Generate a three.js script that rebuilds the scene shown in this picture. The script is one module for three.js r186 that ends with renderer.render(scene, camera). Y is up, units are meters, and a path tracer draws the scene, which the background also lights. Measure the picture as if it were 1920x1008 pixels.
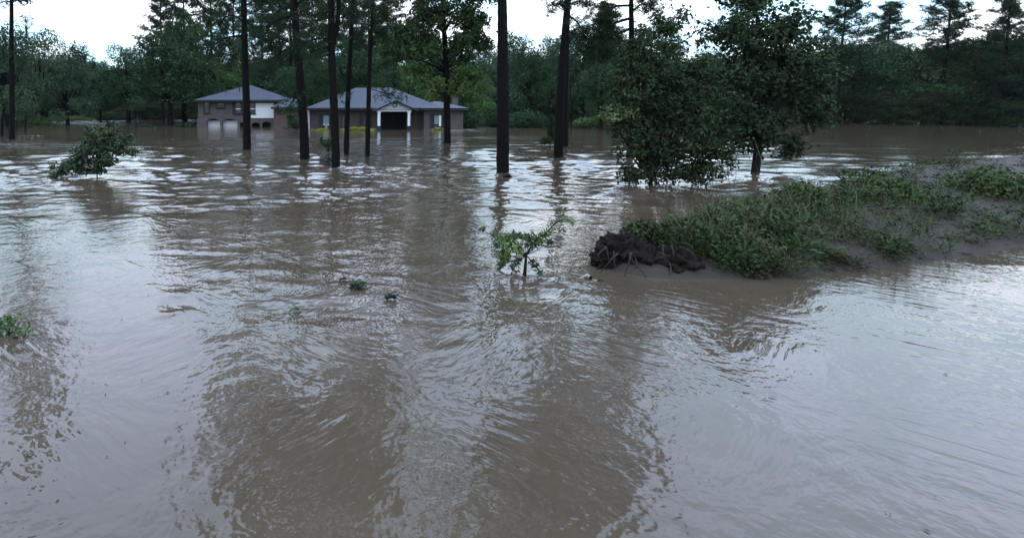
import * as THREE from 'three';
import { mergeGeometries } from 'three/addons/utils/BufferGeometryUtils.js';
import { createNoise2D, createNoise3D } from 'simplex-noise';

// ------------------------------------------------------------------ camera, sky, sun, exposure
const F = 1040, CX = 600, CY = 297.5, EYE = 2.4, PITCH = Math.atan((CY - 200) / F);
const scene = new THREE.Scene();
const camera = new THREE.PerspectiveCamera(2 * Math.atan(CY / F) * 180 / Math.PI, 1200 / 595, 0.1, 2500);
camera.position.set(0, EYE, 0);
camera.rotation.x = -PITCH;
camera.setViewOffset(1200, 595, 0, 0, 1920, 1008);        // the lens of the photograph, its field carried on to the right and below
const renderer = new THREE.WebGLRenderer({ antialias: true });
renderer.toneMapping = THREE.LinearToneMapping;
renderer.toneMappingExposure = 0.88;
renderer.shadowMap.enabled = true;

function rng(seed) { let a = seed * 2654435761 >>> 0; return () => { a = a + 0x6d2b79f5 | 0; let t = Math.imul(a ^ a >>> 15, 1 | a); t = t + Math.imul(t ^ t >>> 7, 61 | t) ^ t; return ((t ^ t >>> 14) >>> 0) / 4294967296; }; }
const n2 = createNoise2D(rng(11)), n2b = createNoise2D(rng(12)), n3 = createNoise3D(rng(13));
const fbm = (x, y, o = 4) => { let s = 0, a = 0.5; for (let i = 0; i < o; i++) { s += a * n2(x, y); x = x * 2.03 + 7.1; y = y * 2.03 - 3.7; a *= 0.5; } return s; };
const clamp = (x, a = 0, b = 1) => Math.min(b, Math.max(a, x)), lerp = (a, b, t) => a + (b - a) * t;
const smooth = (a, b, x) => { const t = clamp((x - a) / (b - a)); return t * t * (3 - 2 * t); };
const V = (x, y, z) => new THREE.Vector3(x, y, z);

{ // overcast sky: brightest overhead, pale cyan gaps between white cloud
  const w = 1024, h = 512, d = new Float32Array(w * h * 4);
  for (let j = 0; j < h; j++) for (let i = 0; i < w; i++) {
    const el = ((j + 0.5) / h - 0.5) * Math.PI, az = ((i + 0.5) / w - 0.5) * 2 * Math.PI, s = Math.sin(el);
    let c;
    if (s < 0) c = [0.10, 0.10, 0.09];
    else {
      const k = 1.6 / (s + 0.35), x = Math.cos(el) * Math.cos(az) * k, y = Math.cos(el) * Math.sin(az) * k;
      const n = fbm(x * 1.1 + 34.04, y * 1.1 + 37.72, 5), t = smooth(-0.42, 0.28, n), L = 1.7 + 6.4 * s / (1 + 0.8 * s);
      const a = [0.42, 0.64, 0.78], z = smooth(0.08, 0.42, s), b = [lerp(1.0, 0.82, z), lerp(1.05, 0.965, z), lerp(1.08, 1.33, z)];
      c = a.map((v, q) => lerp(v, b[q], Math.max(t, 0.55 * z)) * L);
    }
    const o = (j * w + i) * 4; d[o] = c[0]; d[o + 1] = c[1]; d[o + 2] = c[2]; d[o + 3] = 1;
  }
  const t = new THREE.DataTexture(d, w, h, THREE.RGBAFormat, THREE.FloatType);
  t.mapping = THREE.EquirectangularReflectionMapping; t.magFilter = THREE.LinearFilter; t.needsUpdate = true;
  scene.background = t; scene.environment = t;
}
const sun = new THREE.DirectionalLight(new THREE.Color(1, 0.97, 0.92), 0.5);
sun.position.set(-60, 90, -70); sun.target.position.set(0, 0, -45);
sun.castShadow = true; sun.shadow.radius = 45; sun.shadow.mapSize.set(2048, 2048);
Object.assign(sun.shadow.camera, { left: -90, right: 90, top: 90, bottom: -90, near: 1, far: 300 });
scene.add(sun, sun.target);
scene.fog = new THREE.FogExp2(new THREE.Color(0.75, 0.9, 1.0), 0.00004);

// ------------------------------------------------------------------ helpers
function ray(px, py) { const x = (px - CX) / F, y = -(py - CY) / F, c = Math.cos(PITCH), s = Math.sin(PITCH); return [x, y * c - s, -y * s - c]; }
function at(px, py, d) { const [x, y, z] = ray(px, py), t = d / -z; return V(x * t, EYE + y * t, -d); }       // the point on that line of sight, d metres ahead
function onWater(px, py) { const [x, y, z] = ray(px, py), t = -EYE / y; return V(x * t, 0, z * t); }
function toPx(x, y, z) { const c = Math.cos(PITCH), s = Math.sin(PITCH), dy = y - EYE, yc = dy * c - z * s, zc = dy * s + z * c; return [CX + F * x / -zc, CY - F * yc / -zc]; }

const used = {};
function numbered(n) { const k = used[n] = (used[n] ?? -1) + 1; return k ? n + '_' + String(k).padStart(3, '0') : n; }
function tag(o, label, category, group, kind) { if (label) o.userData.label = label; if (category) o.userData.category = category; if (group) o.userData.group = group; if (kind) o.userData.kind = kind; return o; }
function base(name, p, label, category, group) { const g = new THREE.Group(); g.name = numbered(name); g.position.copy(p); scene.add(g); return tag(g, label, category, group); }
function add(parent, name, geo, mat, kind) { const m = new THREE.Mesh(geo, mat); m.name = parent === scene ? numbered(name) : name; m.castShadow = m.receiveShadow = true; parent.add(m); if (kind) m.userData.kind = kind; return m; }

class MB { // a growing indexed mesh
  constructor() { this.v = []; this.t = []; this.c = []; this.i = []; }
  p(x, y, z, u = 0, v = 0, c) { this.v.push(x, y, z); this.t.push(u, v); if (c) this.c.push(c[0], c[1], c[2]); return this.v.length / 3 - 1; }
  quad(a, b, c, d, k = 1) { // four corners, uv in metres
    const w = a.distanceTo(b) * k, h = b.distanceTo(c) * k, n = this.v.length / 3;
    this.p(a.x, a.y, a.z, 0, 0); this.p(b.x, b.y, b.z, w, 0); this.p(c.x, c.y, c.z, w, h); this.p(d.x, d.y, d.z, 0, h);
    this.i.push(n, n + 1, n + 2, n, n + 2, n + 3); return this;
  }
  tri(a, b, c) { const n = this.v.length / 3; for (const q of [a, b, c]) this.p(q.x, q.y, q.z, q.x + q.z, q.y); this.i.push(n, n + 1, n + 2); return this; }
  tube(pts, rad, sides = 6, rough = 0, seed = 0) {
    const dir = pts[pts.length - 1].clone().sub(pts[0]).normalize(), ref = Math.abs(dir.y) > 0.75 ? V(1, 0, 0.01) : V(0, 1, 0.01);
    let start = this.v.length / 3, len = 0;
    for (let k = 0; k < pts.length; k++) {
      const t = pts[Math.min(k + 1, pts.length - 1)].clone().sub(pts[Math.max(k - 1, 0)]).normalize(), a = ref.clone().cross(t).normalize(), b = t.clone().cross(a);
      if (k) len += pts[k].distanceTo(pts[k - 1]);
      const r0 = typeof rad === 'function' ? rad(k / (pts.length - 1)) : rad[k];
      for (let s = 0; s <= sides; s++) {
        const th = (s % sides) / sides * 2 * Math.PI, cs = Math.cos(th), sn = Math.sin(th);
        let r = r0;
        if (rough) { const q = n3(cs * 2.6 + seed, sn * 2.6, len * 1.7), q2 = n3(cs * 7 + seed, sn * 7, len * 3.1); r *= 1 + rough * (0.6 * q + 0.5 * q2); }
        this.p(pts[k].x + (a.x * cs + b.x * sn) * r, pts[k].y + (a.y * cs + b.y * sn) * r, pts[k].z + (a.z * cs + b.z * sn) * r, s / sides * 2 * Math.PI * r0, len);
      }
    }
    const m = sides + 1;
    for (let k = 0; k < pts.length - 1; k++) for (let s = 0; s < sides; s++) { const p = start + k * m + s; this.i.push(p, p + 1, p + m + 1, p, p + m + 1, p + m); }
    const e = pts[pts.length - 1], n = this.p(e.x, e.y, e.z), l = start + (pts.length - 1) * m;
    for (let s = 0; s < sides; s++) this.i.push(l + s, l + s + 1, n);
    return this;
  }
  geo(flat) {
    const g = new THREE.BufferGeometry();
    g.setAttribute('position', new THREE.BufferAttribute(new Float32Array(this.v), 3)); g.setAttribute('uv', new THREE.BufferAttribute(new Float32Array(this.t), 2));
    if (this.c.length) g.setAttribute('color', new THREE.BufferAttribute(new Float32Array(this.c), 3));
    g.setIndex(this.i); if (!flat) g.computeVertexNormals(); return g;
  }
}
function curve(pts, n) { return new THREE.CatmullRomCurve3(pts).getPoints(n); }
function box(x0, x1, y0, y1, z0, z1) { const g = new THREE.BoxGeometry(x1 - x0, y1 - y0, z1 - z0); g.translate((x0 + x1) / 2, (y0 + y1) / 2, (z0 + z1) / 2);
  const p = g.attributes.position, n = g.attributes.normal, u = g.attributes.uv; for (let i = 0; i < p.count; i++) { const ax = Math.abs(n.getX(i)), ay = Math.abs(n.getY(i)); u.setXY(i, ax > 0.5 ? p.getZ(i) : p.getX(i), ay > 0.5 ? p.getZ(i) : p.getY(i)); } return g; }

// leaves: small faces without shared corners
class Leaves {
  constructor() { this.v = []; this.c = []; }
  leaf(p, n, dir, len, wid, c, bend = 0.25) { // a bent pointed leaf of two triangles
    const s = n.clone().cross(dir).normalize(), e = dir.clone().multiplyScalar(len), m = dir.clone().multiplyScalar(len * 0.45), up = n.clone().multiplyScalar(wid * bend);
    const l = [p.x + m.x + s.x * wid / 2 + up.x, p.y + m.y + s.y * wid / 2 + up.y, p.z + m.z + s.z * wid / 2 + up.z], r = [p.x + m.x - s.x * wid / 2 + up.x, p.y + m.y - s.y * wid / 2 + up.y, p.z + m.z - s.z * wid / 2 + up.z];
    this.v.push(p.x, p.y, p.z, ...l, p.x + e.x, p.y + e.y, p.z + e.z, p.x, p.y, p.z, p.x + e.x, p.y + e.y, p.z + e.z, ...r);
    for (let k = 0; k < 6; k++) this.c.push(c[0], c[1], c[2]);
  }
  needle(p, dir, len, wid, c, R) {
    const s = V(R() - 0.5, R() - 0.5, R() - 0.5).cross(dir).normalize().multiplyScalar(wid / 2);
    this.v.push(p.x - s.x, p.y - s.y, p.z - s.z, p.x + s.x, p.y + s.y, p.z + s.z, p.x + dir.x * len, p.y + dir.y * len, p.z + dir.z * len);
    for (let k = 0; k < 3; k++) this.c.push(c[0], c[1], c[2]);
  }
  tuft(p, dir, len, c, R, n = 8, wid = 0.05) { for (let k = 0; k < n; k++) { const d = dir.clone().multiplyScalar(0.7).add(V(R() - 0.5, R() - 0.5, R() - 0.5).multiplyScalar(1.9)).normalize(); this.needle(p, d, len * (0.7 + 0.6 * R()), wid, c, R); } }
  geo() { const g = new THREE.BufferGeometry(); g.setAttribute('position', new THREE.BufferAttribute(new Float32Array(this.v), 3)); g.setAttribute('color', new THREE.BufferAttribute(new Float32Array(this.c), 3)); return g; }
}
const rdir = (R) => { const z = 2 * R() - 1, a = 2 * Math.PI * R(), q = Math.sqrt(1 - z * z); return V(q * Math.cos(a), z, q * Math.sin(a)); };

// fill a lobe (an ellipsoid) with leaves, clumped, with holes
function fillLobe(L, R, c, rx, ry, rz, count, size, tint, o = {}) {
  const seed = R() * 50, tone = (o.tone ?? 1) * (0.78 + 0.44 * R());
  for (let k = 0; k < count; k++) {
    const d = rdir(R), rad = Math.pow(R(), o.fill ?? 0.35) * (1 + 0.22 * n3(d.x * 2 + seed, d.y * 2, d.z * 2));
    const p = V(c.x + d.x * rx * rad, c.y + d.y * ry * rad, c.z + d.z * rz * rad);
    const q = (o.cell ?? 1.5) / size * 0.12;
    if (n3(p.x * q + seed, p.y * q, p.z * q) < (o.gap ?? -0.15)) continue;
    const n = d.clone().multiplyScalar(0.7).add(rdir(R)).add(V(0, 0.6, 0)).normalize(), dir = rdir(R).cross(n).normalize(); dir.y -= 0.35; dir.normalize();
    const v = tone * (0.7 + 0.6 * R()), s = size * (0.65 + 0.7 * R());
    L.leaf(p, n, dir, s, s * (o.slim ?? 0.62), [tint[0] * v * (0.85 + 0.3 * R()), tint[1] * v, tint[2] * v * (0.85 + 0.3 * R())]);
  }
}

// ------------------------------------------------------------------ procedural materials
function tex(w, h, f, srgb, rep = 1) {
  const d = new Uint8Array(w * h * 4);
  for (let j = 0; j < h; j++) for (let i = 0; i < w; i++) { const c = f(i / w, j / h); const o = (j * w + i) * 4; for (let k = 0; k < 3; k++) d[o + k] = clamp(Array.isArray(c) ? c[k] : c) * 255; d[o + 3] = 255; }
  const t = new THREE.DataTexture(d, w, h); t.wrapS = t.wrapT = THREE.RepeatWrapping; t.magFilter = THREE.LinearFilter; t.repeat.set(rep, rep); if (srgb) t.colorSpace = THREE.SRGBColorSpace; t.needsUpdate = true; return t;
}
const wrapN = (u, v, f, s = 0) => { const a = u * 2 * Math.PI, b = v * 2 * Math.PI, r = f / (2 * Math.PI); return n3(Math.cos(a) * r + s, Math.sin(a) * r + Math.cos(b) * r * 1.01, Math.sin(b) * r - s); };   // tiles
const barkT = tex(256, 256, (u, v) => { const q = Math.abs(wrapN(u * 1, v, 16, 3)) * 0.7 + Math.abs(wrapN(u, v, 40, 9)) * 0.4; return 0.25 + 0.75 * clamp(q * 1.2); }, false, 1.1);
const rippleT = tex(1024, 1024, (u, v) => {
  const wu = u + 0.003 * wrapN(u, v, 7, 21), wv = v + 0.003 * wrapN(u, v, 7, 31); let s = 0.5 * wrapN(wu, wv, 8, 1) + 0.34 * wrapN(wu, wv, 15, 5) + 0.2 * wrapN(wu, wv, 31, 8) + 0.1 * wrapN(wu, wv, 60, 2);
  return 0.5 + 0.42 * s;
}, false);
const shingleT = tex(256, 256, (u, v) => { const row = Math.floor(v * 14), col = Math.floor(u * 12 + (row % 2) * 0.5); const g = Math.abs(n2(col * 7.7, row * 5.1)); const e = (v * 14) % 1 < 0.14 ? 0.6 : 1; return (0.62 + 0.3 * g) * e + 0.08 * wrapN(u, v, 4, 2); }, false, 0.5);
const brickT = tex(256, 256, (u, v) => { const row = Math.floor(v * 16), x = u * 5 + (row % 2) * 0.5, col = Math.floor(x) % 5; const m = (v * 16) % 1 < 0.15 || x % 1 < 0.06; const g = n2(col * 3.7, row * 9.1); return m ? [0.72, 0.70, 0.67] : [0.62 + 0.16 * g, 0.56 + 0.15 * g, 0.53 + 0.15 * g]; }, true, 0.8);
const sidingT = tex(64, 256, (u, v) => { const q = (v * 8) % 1; return q < 0.10 ? 0.72 : 0.95 + 0.03 * n2(u * 9, v * 40); }, true, 0.7);
const M = {};
const std = (name, c, rough, o = {}) => M[name] = new THREE.MeshPhysicalMaterial({ color: new THREE.Color().setRGB(...c), roughness: rough, name, ...o });
std('bark', [0.010, 0.009, 0.008], 0.95, { specularIntensity: 0.12, map: barkT, bumpMap: barkT, bumpScale: 0.03 });
std('twig', [0.012, 0.010, 0.009], 0.95, { specularIntensity: 0.1 });
std('leaf', [1, 1, 1], 0.75, { specularIntensity: 0.12, vertexColors: true, side: THREE.DoubleSide });
std('gloss', [1, 1, 1], 0.5, { specularIntensity: 0.3, vertexColors: true, side: THREE.DoubleSide });
std('water', [1, 1, 1], 0.035, { vertexColors: true, bumpMap: rippleT, bumpScale: 0.009 });
M.water.ior = 1.33;
std('mud', [0.020, 0.016, 0.012], 0.8, { specularIntensity: 0.3 });
std('roof', [0.031, 0.038, 0.055], 0.7, { specularIntensity: 0.4, map: shingleT, side: THREE.DoubleSide });
std('brick', [0.13, 0.122, 0.125], 0.9, { map: brickT });
std('dark_brick', [0.075, 0.07, 0.072], 0.9, { map: brickT });
std('siding', [0.80, 0.80, 0.80], 0.6, { map: sidingT });
std('white', [0.5, 0.5, 0.5], 0.55);
std('cream', [0.26, 0.26, 0.255], 0.6);
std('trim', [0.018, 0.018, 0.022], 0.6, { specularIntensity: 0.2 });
std('shutter', [0.02, 0.02, 0.022], 0.6, { specularIntensity: 0.2 });
std('door', [0.010, 0.009, 0.009], 0.5, { specularIntensity: 0.2 });
std('glass', [0.012, 0.016, 0.018], 0.08);
std('teal_blind', [0.10, 0.15, 0.15], 0.6);
std('metal', [0.25, 0.25, 0.26], 0.4, { metalness: 0.6 });
std('wet_wood', [0.008, 0.006, 0.005], 0.7, { specularIntensity: 0.15, map: barkT, bumpMap: barkT, bumpScale: 0.02 });
std('clod', [0.022, 0.015, 0.011], 0.9, { map: barkT, bumpMap: barkT, bumpScale: 0.02, specularIntensity: 0.2 });
std('pale_root', [0.020, 0.015, 0.012], 0.85, { specularIntensity: 0.2 });
std('red_brick', [0.155, 0.118, 0.118], 0.9, { map: brickT });
std('pale_wood', [0.16, 0.13, 0.10], 0.7);
std('grass', [0.014, 0.018, 0.008], 0.8, { specularIntensity: 0.15, side: THREE.DoubleSide });

// ------------------------------------------------------------------ ground and water
const spine = [[5.0, -8.2, 0.7], [6.5, -8.6, 0.95], [9, -9.8, 1.5], [13, -12, 2.2], [22, -17, 3.5], [45, -26, 6], [110, -50, 14]];
function bank(x, z) { // height of the wooded bank on the right
  let h = -9;
  for (let k = 0; k < spine.length - 1; k++) {
    const [ax, az, ar] = spine[k], [bx, bz, br] = spine[k + 1], dx = bx - ax, dz = bz - az, t = clamp(((x - ax) * dx + (z - az) * dz) / (dx * dx + dz * dz));
    const d = Math.hypot(x - ax - dx * t, z - az - dz * t) / lerp(ar, br, t), top = lerp(0.22, 0.6, smooth(0, 12, Math.hypot(x - 5, z + 8.3)));
    h = Math.max(h, top * (1 - d * d));
  }
  return h < -1.3 ? -1.3 : h + 0.07 * fbm(x * 0.9, z * 0.9);
}
function groundY(x, z) { const r = Math.hypot(x, z), far = smooth(150, 190, r) * 2.2; return Math.max(bank(x, z), -1.3 + far * 0.9 + 0.15 * fbm(x * 0.05, z * 0.05)); }
{
  const m = new MB(), rs = [0], NA = 300; for (let r = 1; r < 1500; r *= 1.045) rs.push(r);
  for (const r of rs) for (let k = 0; k <= NA; k++) { const a = k / NA * 2 * Math.PI, x = r * Math.sin(a), z = -r * Math.cos(a); m.p(x, groundY(x, z), z, x, z); }
  for (let j = 0; j < rs.length - 1; j++) for (let k = 0; k < NA; k++) { const a = j * (NA + 1) + k, b = a + NA + 1; m.i.push(a, a + 1, b + 1, a, b + 1, b); }
  tag(add(scene, 'ground', m.geo(), M.mud), 'muddy ground under and around the flood water', null, null, 'structure');
}
const FOAM = [[165, 230, 75, 5, 1.6], [215, 226, 30, 4, 1.4], [355, 224, 28, 5, 1.6], [400, 225, 20, 3, 0.5], [868, 243, 45, 4, 0.9], [900, 258, 110, 2.2, 0.45], [60, 272, 90, 6, 0.35], [270, 312, 55, 7, 0.35], [610, 296, 30, 7, 0.5], [1150, 325, 50, 5, 0.35], [225, 300, 40, 8, 0.3], [700, 262, 60, 4, 0.3], [1110, 300, 60, 8, 0.3], [990, 560, 45, 12, 0.08], [600, 565, 110, 18, 0.10]];
const STEMS = [];   // where trunks stand in the stream, for the foam round them
function rough(px, py) { // how broken the surface is: a still lee before the houses, rapids across the middle, slicks near by
  let t = lerp(0.10, 1, smooth(250, 263, py + (px - 600) * 0.004 + 5 * n2(px * 0.012, 3)));
  if (py < 236) t = 0.55;
  t *= lerp(1, 0.13, smooth(325, 420, py));
  t *= lerp(1, 0.6, smooth(430, 300, px) * smooth(340, 430, py));                        // slick on the left
  t *= lerp(1, 0.25, smooth(1000, 1090, px) * smooth(440, 520, py));                      // still pool before the bank
  t *= lerp(1, 0.28, smooth(590, 740, py));
  t += 0.42 * Math.exp(-(((px - 570) / 110) ** 2) - ((py - 560) / 38) ** 2) + 0.36 * Math.exp(-(((px - 985) / 75) ** 2) - ((py - 530) / 50) ** 2) + 0.4 * Math.exp(-(((px - 330) / 40) ** 2) - ((py - 575) / 25) ** 2);
  return t * (0.75 + 0.5 * n2b(px * 0.006, py * 0.02));
}
const OCT = [[4.2, 0.045], [2.1, 0.11], [1.15, 0.20], [0.62, 0.22], [0.34, 0.14], [0.19, 0.07]];
function wave(x, z, T, gap) {
  const wx = x + 0.2 * n2(x * 0.2, z * 0.2 + 9), wz = z + 0.14 * n2b(x * 0.23 + 4, z * 0.23);
  let h = 0;
  for (let k = 0; k < OCT.length; k++) {
    const [l, s] = OCT[k], w = clamp((l / gap - 1.6) / 2.0); if (!w) continue;
    const a = wx / l * (k % 2 ? 0.6 : 0.45) + k * 17.3, b = wz / l + k * 5.1, n = k % 2 ? n2(a, b) : 0.5 * n2(a + 31, b) + 0.5 - Math.abs(n2b(a, b));
    h += w * T * s * l / 4.4 * n * (k === 0 ? 1 : 1);
  }
  return h;
}
function buildWater() {
  const m = new MB(), as = [], rs = [];
  for (let a = -180; a < -37; a += 4) as.push(a); for (let k = 0; k <= 620; k++) as.push(-37 + 91 * k / 620); for (let a = 57; a <= 180; a += 3) as.push(a); as[as.length - 1] = 180;
  rs.push(0, 0.8, 1.6, 2.3); for (let y = 1060; y > 219; y -= y > 600 ? 2.2 : y > 330 ? 1.15 : 0.85) rs.push(EYE * F / (y - 200)); for (let r = 150; r < 420; r *= 1.12) rs.push(r);
  for (let j = 0; j < rs.length; j++) {
    const r = rs[j], gap = Math.max(0.03, (rs[Math.min(j + 1, rs.length - 1)] - rs[Math.max(j - 1, 0)]) / 2, r * 0.0026);
    for (let k = 0; k < as.length; k++) {
      const a = as[k] * Math.PI / 180, x = r * Math.sin(a), z = -r * Math.cos(a), seen = z < -1 && as[k] > -40 && as[k] < 58;
      const [px, py] = seen ? toPx(x, 0, z) : [-900, 900], T = seen ? rough(px, py) : 0.4;
      let y = wave(x, z, T, seen ? gap : Math.max(gap, r * 0.07)), foam = 0;
      const g = bank(x, z);
      for (const [fx, fz, fr] of STEMS) { const dx = x - fx, dz = z - fz, q = Math.hypot(dx, dz); if (q < fr * 9) { y += 0.03 * Math.exp(-(((q - fr * 1.4) / (fr * 0.7)) ** 2)) * (0.7 + 0.5 * n2(x * 6, z * 6)); foam = Math.max(foam, 0.5 * Math.exp(-(((q - fr * 1.25) / (fr * 0.4)) ** 2)) * clamp(0.4 + n2(x * 9, z * 9))); } }
      if (seen) for (const [ex, ey, rx, ry, s] of FOAM) { const q = ((px - ex) / rx) ** 2 + ((py - ey) / ry) ** 2; if (q < 3) foam = Math.max(foam, s * Math.exp(-q * 1.2) * clamp(0.55 + 1.3 * n2(x * 0.5, z * 1.6) + 0.7 * n2b(x * 1.9, z * 4))); }
      if (seen && T > 0.55) foam = Math.max(foam, 0.28 * smooth(0.60, 0.95, n2(x * 0.55, z * 1.5 + 40) * 0.6 + n2b(x * 2.1, z * 5) * 0.5) * smooth(0.5, 0.9, T));
      const mud = 1 + 0.22 * fbm(x * 0.16, z * 0.16 + 20, 3) + 0.12 * fbm(x * 0.9, z * 1.4, 2), sh = smooth(-0.5, 0.05, g);
      const c = [0.044 * mud, 0.0335 * mud, 0.0225 * mud].map((v, q) => lerp(lerp(v, [0.044, 0.035, 0.024][q], sh), [0.34, 0.34, 0.33][q], foam));
      m.p(x, y, z, x / 3, z / 3, c);
    }
  }
  const n = as.length;
  for (let j = 0; j < rs.length - 1; j++) for (let k = 0; k < n - 1; k++) { const a = j * n + k, b = a + n; if (j) m.i.push(a, a + 1, b + 1); m.i.push(a, b + 1, b); }
  tag(add(scene, 'flood_water', m.geo(), M.water), 'brown flood water running between the trees and round the houses', null, null, 'structure');
}

// ------------------------------------------------------------------ houses
function hip(x0, x1, zf, zb, ye, yr, o = {}) { // a closed hip roof; zf is the front
  const dz = Math.abs(zf - zb) / 2, il = o.left ?? dz, ir = o.right ?? dz, zm = (zf + zb) / 2, th = 0.22, b = new MB();
  const A = V(x0, ye, zf), B = V(x1, ye, zf), C = V(x1, ye, zb), D = V(x0, ye, zb), R1 = V(x0 + il, yr, zm), R2 = V(x1 - ir, yr, zm);
  b.quad(A, B, R2, R1); b.quad(C, D, R1, R2); b.tri(B, C, R2); b.tri(D, A, R1);
  const f = new MB(), dn = (p) => V(p.x, p.y - th, p.z);
  for (const [p, q] of [[A, B], [B, C], [C, D], [D, A]]) f.quad(dn(p), dn(q), q, p); f.quad(dn(D), dn(C), dn(B), dn(A));
  return [b.geo(true), f.geo(true)];
}
function windowPart(house, x0, x1, y0, y1, zf, o = {}) {
  const fr = 0.09, w = new THREE.Group(); w.name = 'window'; house.add(w);
  add(w, 'frame', mergeGeometries([box(x0, x1, y1 - fr, y1, zf, zf + 0.08), box(x0, x1, y0, y0 + fr, zf, zf + 0.08), box(x0, x0 + fr, y0 + fr, y1 - fr, zf, zf + 0.08), box(x1 - fr, x1, y0 + fr, y1 - fr, zf, zf + 0.08)]), o.frame ?? M.trim);
  const ym = lerp(y0, y1, o.sash ?? 0.45);
  add(w, 'sash', box(x0 + fr, x1 - fr, ym - 0.05, ym + 0.05, zf, zf + 0.06), o.sashMat ?? M.white);
  if (o.mullion) add(w, 'mullion', box(lerp(x0, x1, o.mullion) - 0.13, lerp(x0, x1, o.mullion) + 0.13, y0 + fr, y1 - fr, zf, zf + 0.07), o.mullionMat ?? M.white);
  add(w, 'pane', box(x0 + fr, x1 - fr, ym + 0.05, y1 - fr, zf, zf + 0.025), o.pane ?? M.glass); add(w, 'pane', box(x0 + fr, x1 - fr, y0 + fr, ym - 0.05, zf, zf + 0.025), M.glass);
  if (o.sill !== false) add(w, 'sill', box(x0 - 0.08, x1 + 0.08, y0 - 0.08, y0 - 0.002, zf, zf + 0.14), o.sillMat ?? M.trim);
  return w;
}
function twoStorey() {
  const d = 67, z = -d, X = (px) => at(px, 210, d).x, Y = (py) => at(600, py, d).y;
  const o = V(X(458), 0, z - 5), h = base('two_storey_house', V(0, 0, 0), 'two storey brick house with hipped grey roof and half drowned garage doors', 'house'); h.position.copy(o);
  const x = (px) => X(px) - o.x, zf = 5;                                             // local: the front wall stands at z = 5
  const zb = -6, yE = Y(189), yTop = Y(222);
  // upper walls, set back over a brick base with two garage arches
  add(h, 'wall', box(x(371), x(545), yTop, yE - 0.05, zb, zf), M.brick);
  const shape = new THREE.Shape(); const xl = x(369), xr = x(524); shape.moveTo(xl, -1); shape.lineTo(xr, -1); shape.lineTo(xr, yTop - 0.002); shape.lineTo(xl, yTop - 0.002);
  const arch = (a, b, yt, rise) => { const p = new THREE.Path(), xa = x(a), xb = x(b), y = Y(yt); p.moveTo(xa, -0.8); p.lineTo(xb, -0.8); p.lineTo(xb, y - rise); p.quadraticCurveTo((xa + xb) / 2, y + rise, xa, y - rise); return p; };
  shape.holes.push(arch(388, 412.5, 222.5, 0.28), arch(417, 445, 222.5, 0.28), arch(472, 487.5, 229, 0.25), arch(491.5, 508, 227.5, 0.25), arch(450, 456, 229, 0.15));
  const bw = new THREE.ExtrudeGeometry(shape, { depth: 0.5, bevelEnabled: false, curveSegments: 10 }); bw.translate(0, 0, zf - 0.28);
  const wb = add(h, 'wall', bw, M.brick); wb.userData.label = 'brick base wall with arched openings above the water';
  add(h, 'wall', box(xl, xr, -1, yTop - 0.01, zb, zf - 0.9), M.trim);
  for (const [a, b] of [[388, 412.5], [417, 445]]) {
    const g = new THREE.Group(); g.name = 'garage_door'; h.add(g);
    const xa = x(a) - 0.05, xb = x(b) + 0.05, yt = Y(226.2); for (let k = 0, y = -0.9; y < yt - 0.02; k++, y += 0.53) add(g, 'panel', box(xa, xb, y, Math.min(y + 0.515, yt), zf - 0.60, zf - 0.5), M.white);
  }
  const sd = new THREE.Group(); sd.name = 'siding'; h.add(sd); sd.userData.label = 'white lap siding on the right of the upper storey';
  { const n = 9, y0 = Y(221), y1 = yE - 0.25; for (let k = 0; k < n; k++) add(sd, 'board', box(x(470.5), x(513), lerp(y0, y1, k / n), lerp(y0, y1, (k + 0.94) / n), zf, zf + 0.05 + 0.006 * (k % 2)), M.white); }
  windowPart(h, x(406), x(422), Y(202), Y(192), zf, { sashMat: M.trim });
  windowPart(h, x(440.5), x(453), Y(213), Y(191.5), zf, { sash: 0.42 }); windowPart(h, x(467), x(479), Y(213), Y(191.5), zf + 0.06, { sash: 0.42 });
  windowPart(h, x(382), x(393), Y(212), Y(190.5), zf, { sashMat: M.trim });
  for (const [a, b] of [[435.5, 439.5], [454, 458.5], [462, 466.3]]) add(h, 'shutter', box(x(a), x(b), Y(214), Y(191.5), zf, zf + 0.06), M.shutter);
  const [rf, fa] = hip(x(366), x(550), zf + 0.75, zb - 0.75, yE + 0.12, at(458, 160.5, d + 0.5).y + 0.25, { left: 5.7, right: 5.7 });
  const roof = add(h, 'roof', rf, M.roof); add(roof, 'fascia', fa, M.trim);
  const sl = (px, py) => at(px, py, d + 2); for (const [px, py] of [[423, 171], [431, 183], [449, 170]]) { const p = sl(px, py); const g = new THREE.CylinderGeometry(0.07, 0.07, 0.5, 10); g.translate(p.x - o.x, p.y + 0.1, p.z - o.z); add(roof, 'vent_pipe', g, M.trim); }
  // the low wing that joins the two houses' fronts
  const zl = zf + 3;
  const d2 = -(o.z + zl), q = (px, py) => { const p = at(px, py, d2); return V(p.x - o.x, p.y, zl); };
  add(h, 'wall', box(q(513.5, 200).x, q(566, 200).x, -1, q(530, 202.5).y - 0.05, zf + 0.003, zl), M.red_brick).userData.label = 'brick wall of the low wing on the right';
  const a = q(508.5, 202.5), b = q(572, 202.5), yy = q(540, 189.5).y + 0.35; const [r2, f2] = hip(a.x, b.x, zl + 0.6, zf - 2.5, a.y + 0.12, yy, { left: 1.9, right: 0.6 });
  add(add(h, 'roof', r2, M.roof), 'fascia', f2, M.trim);
}
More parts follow.
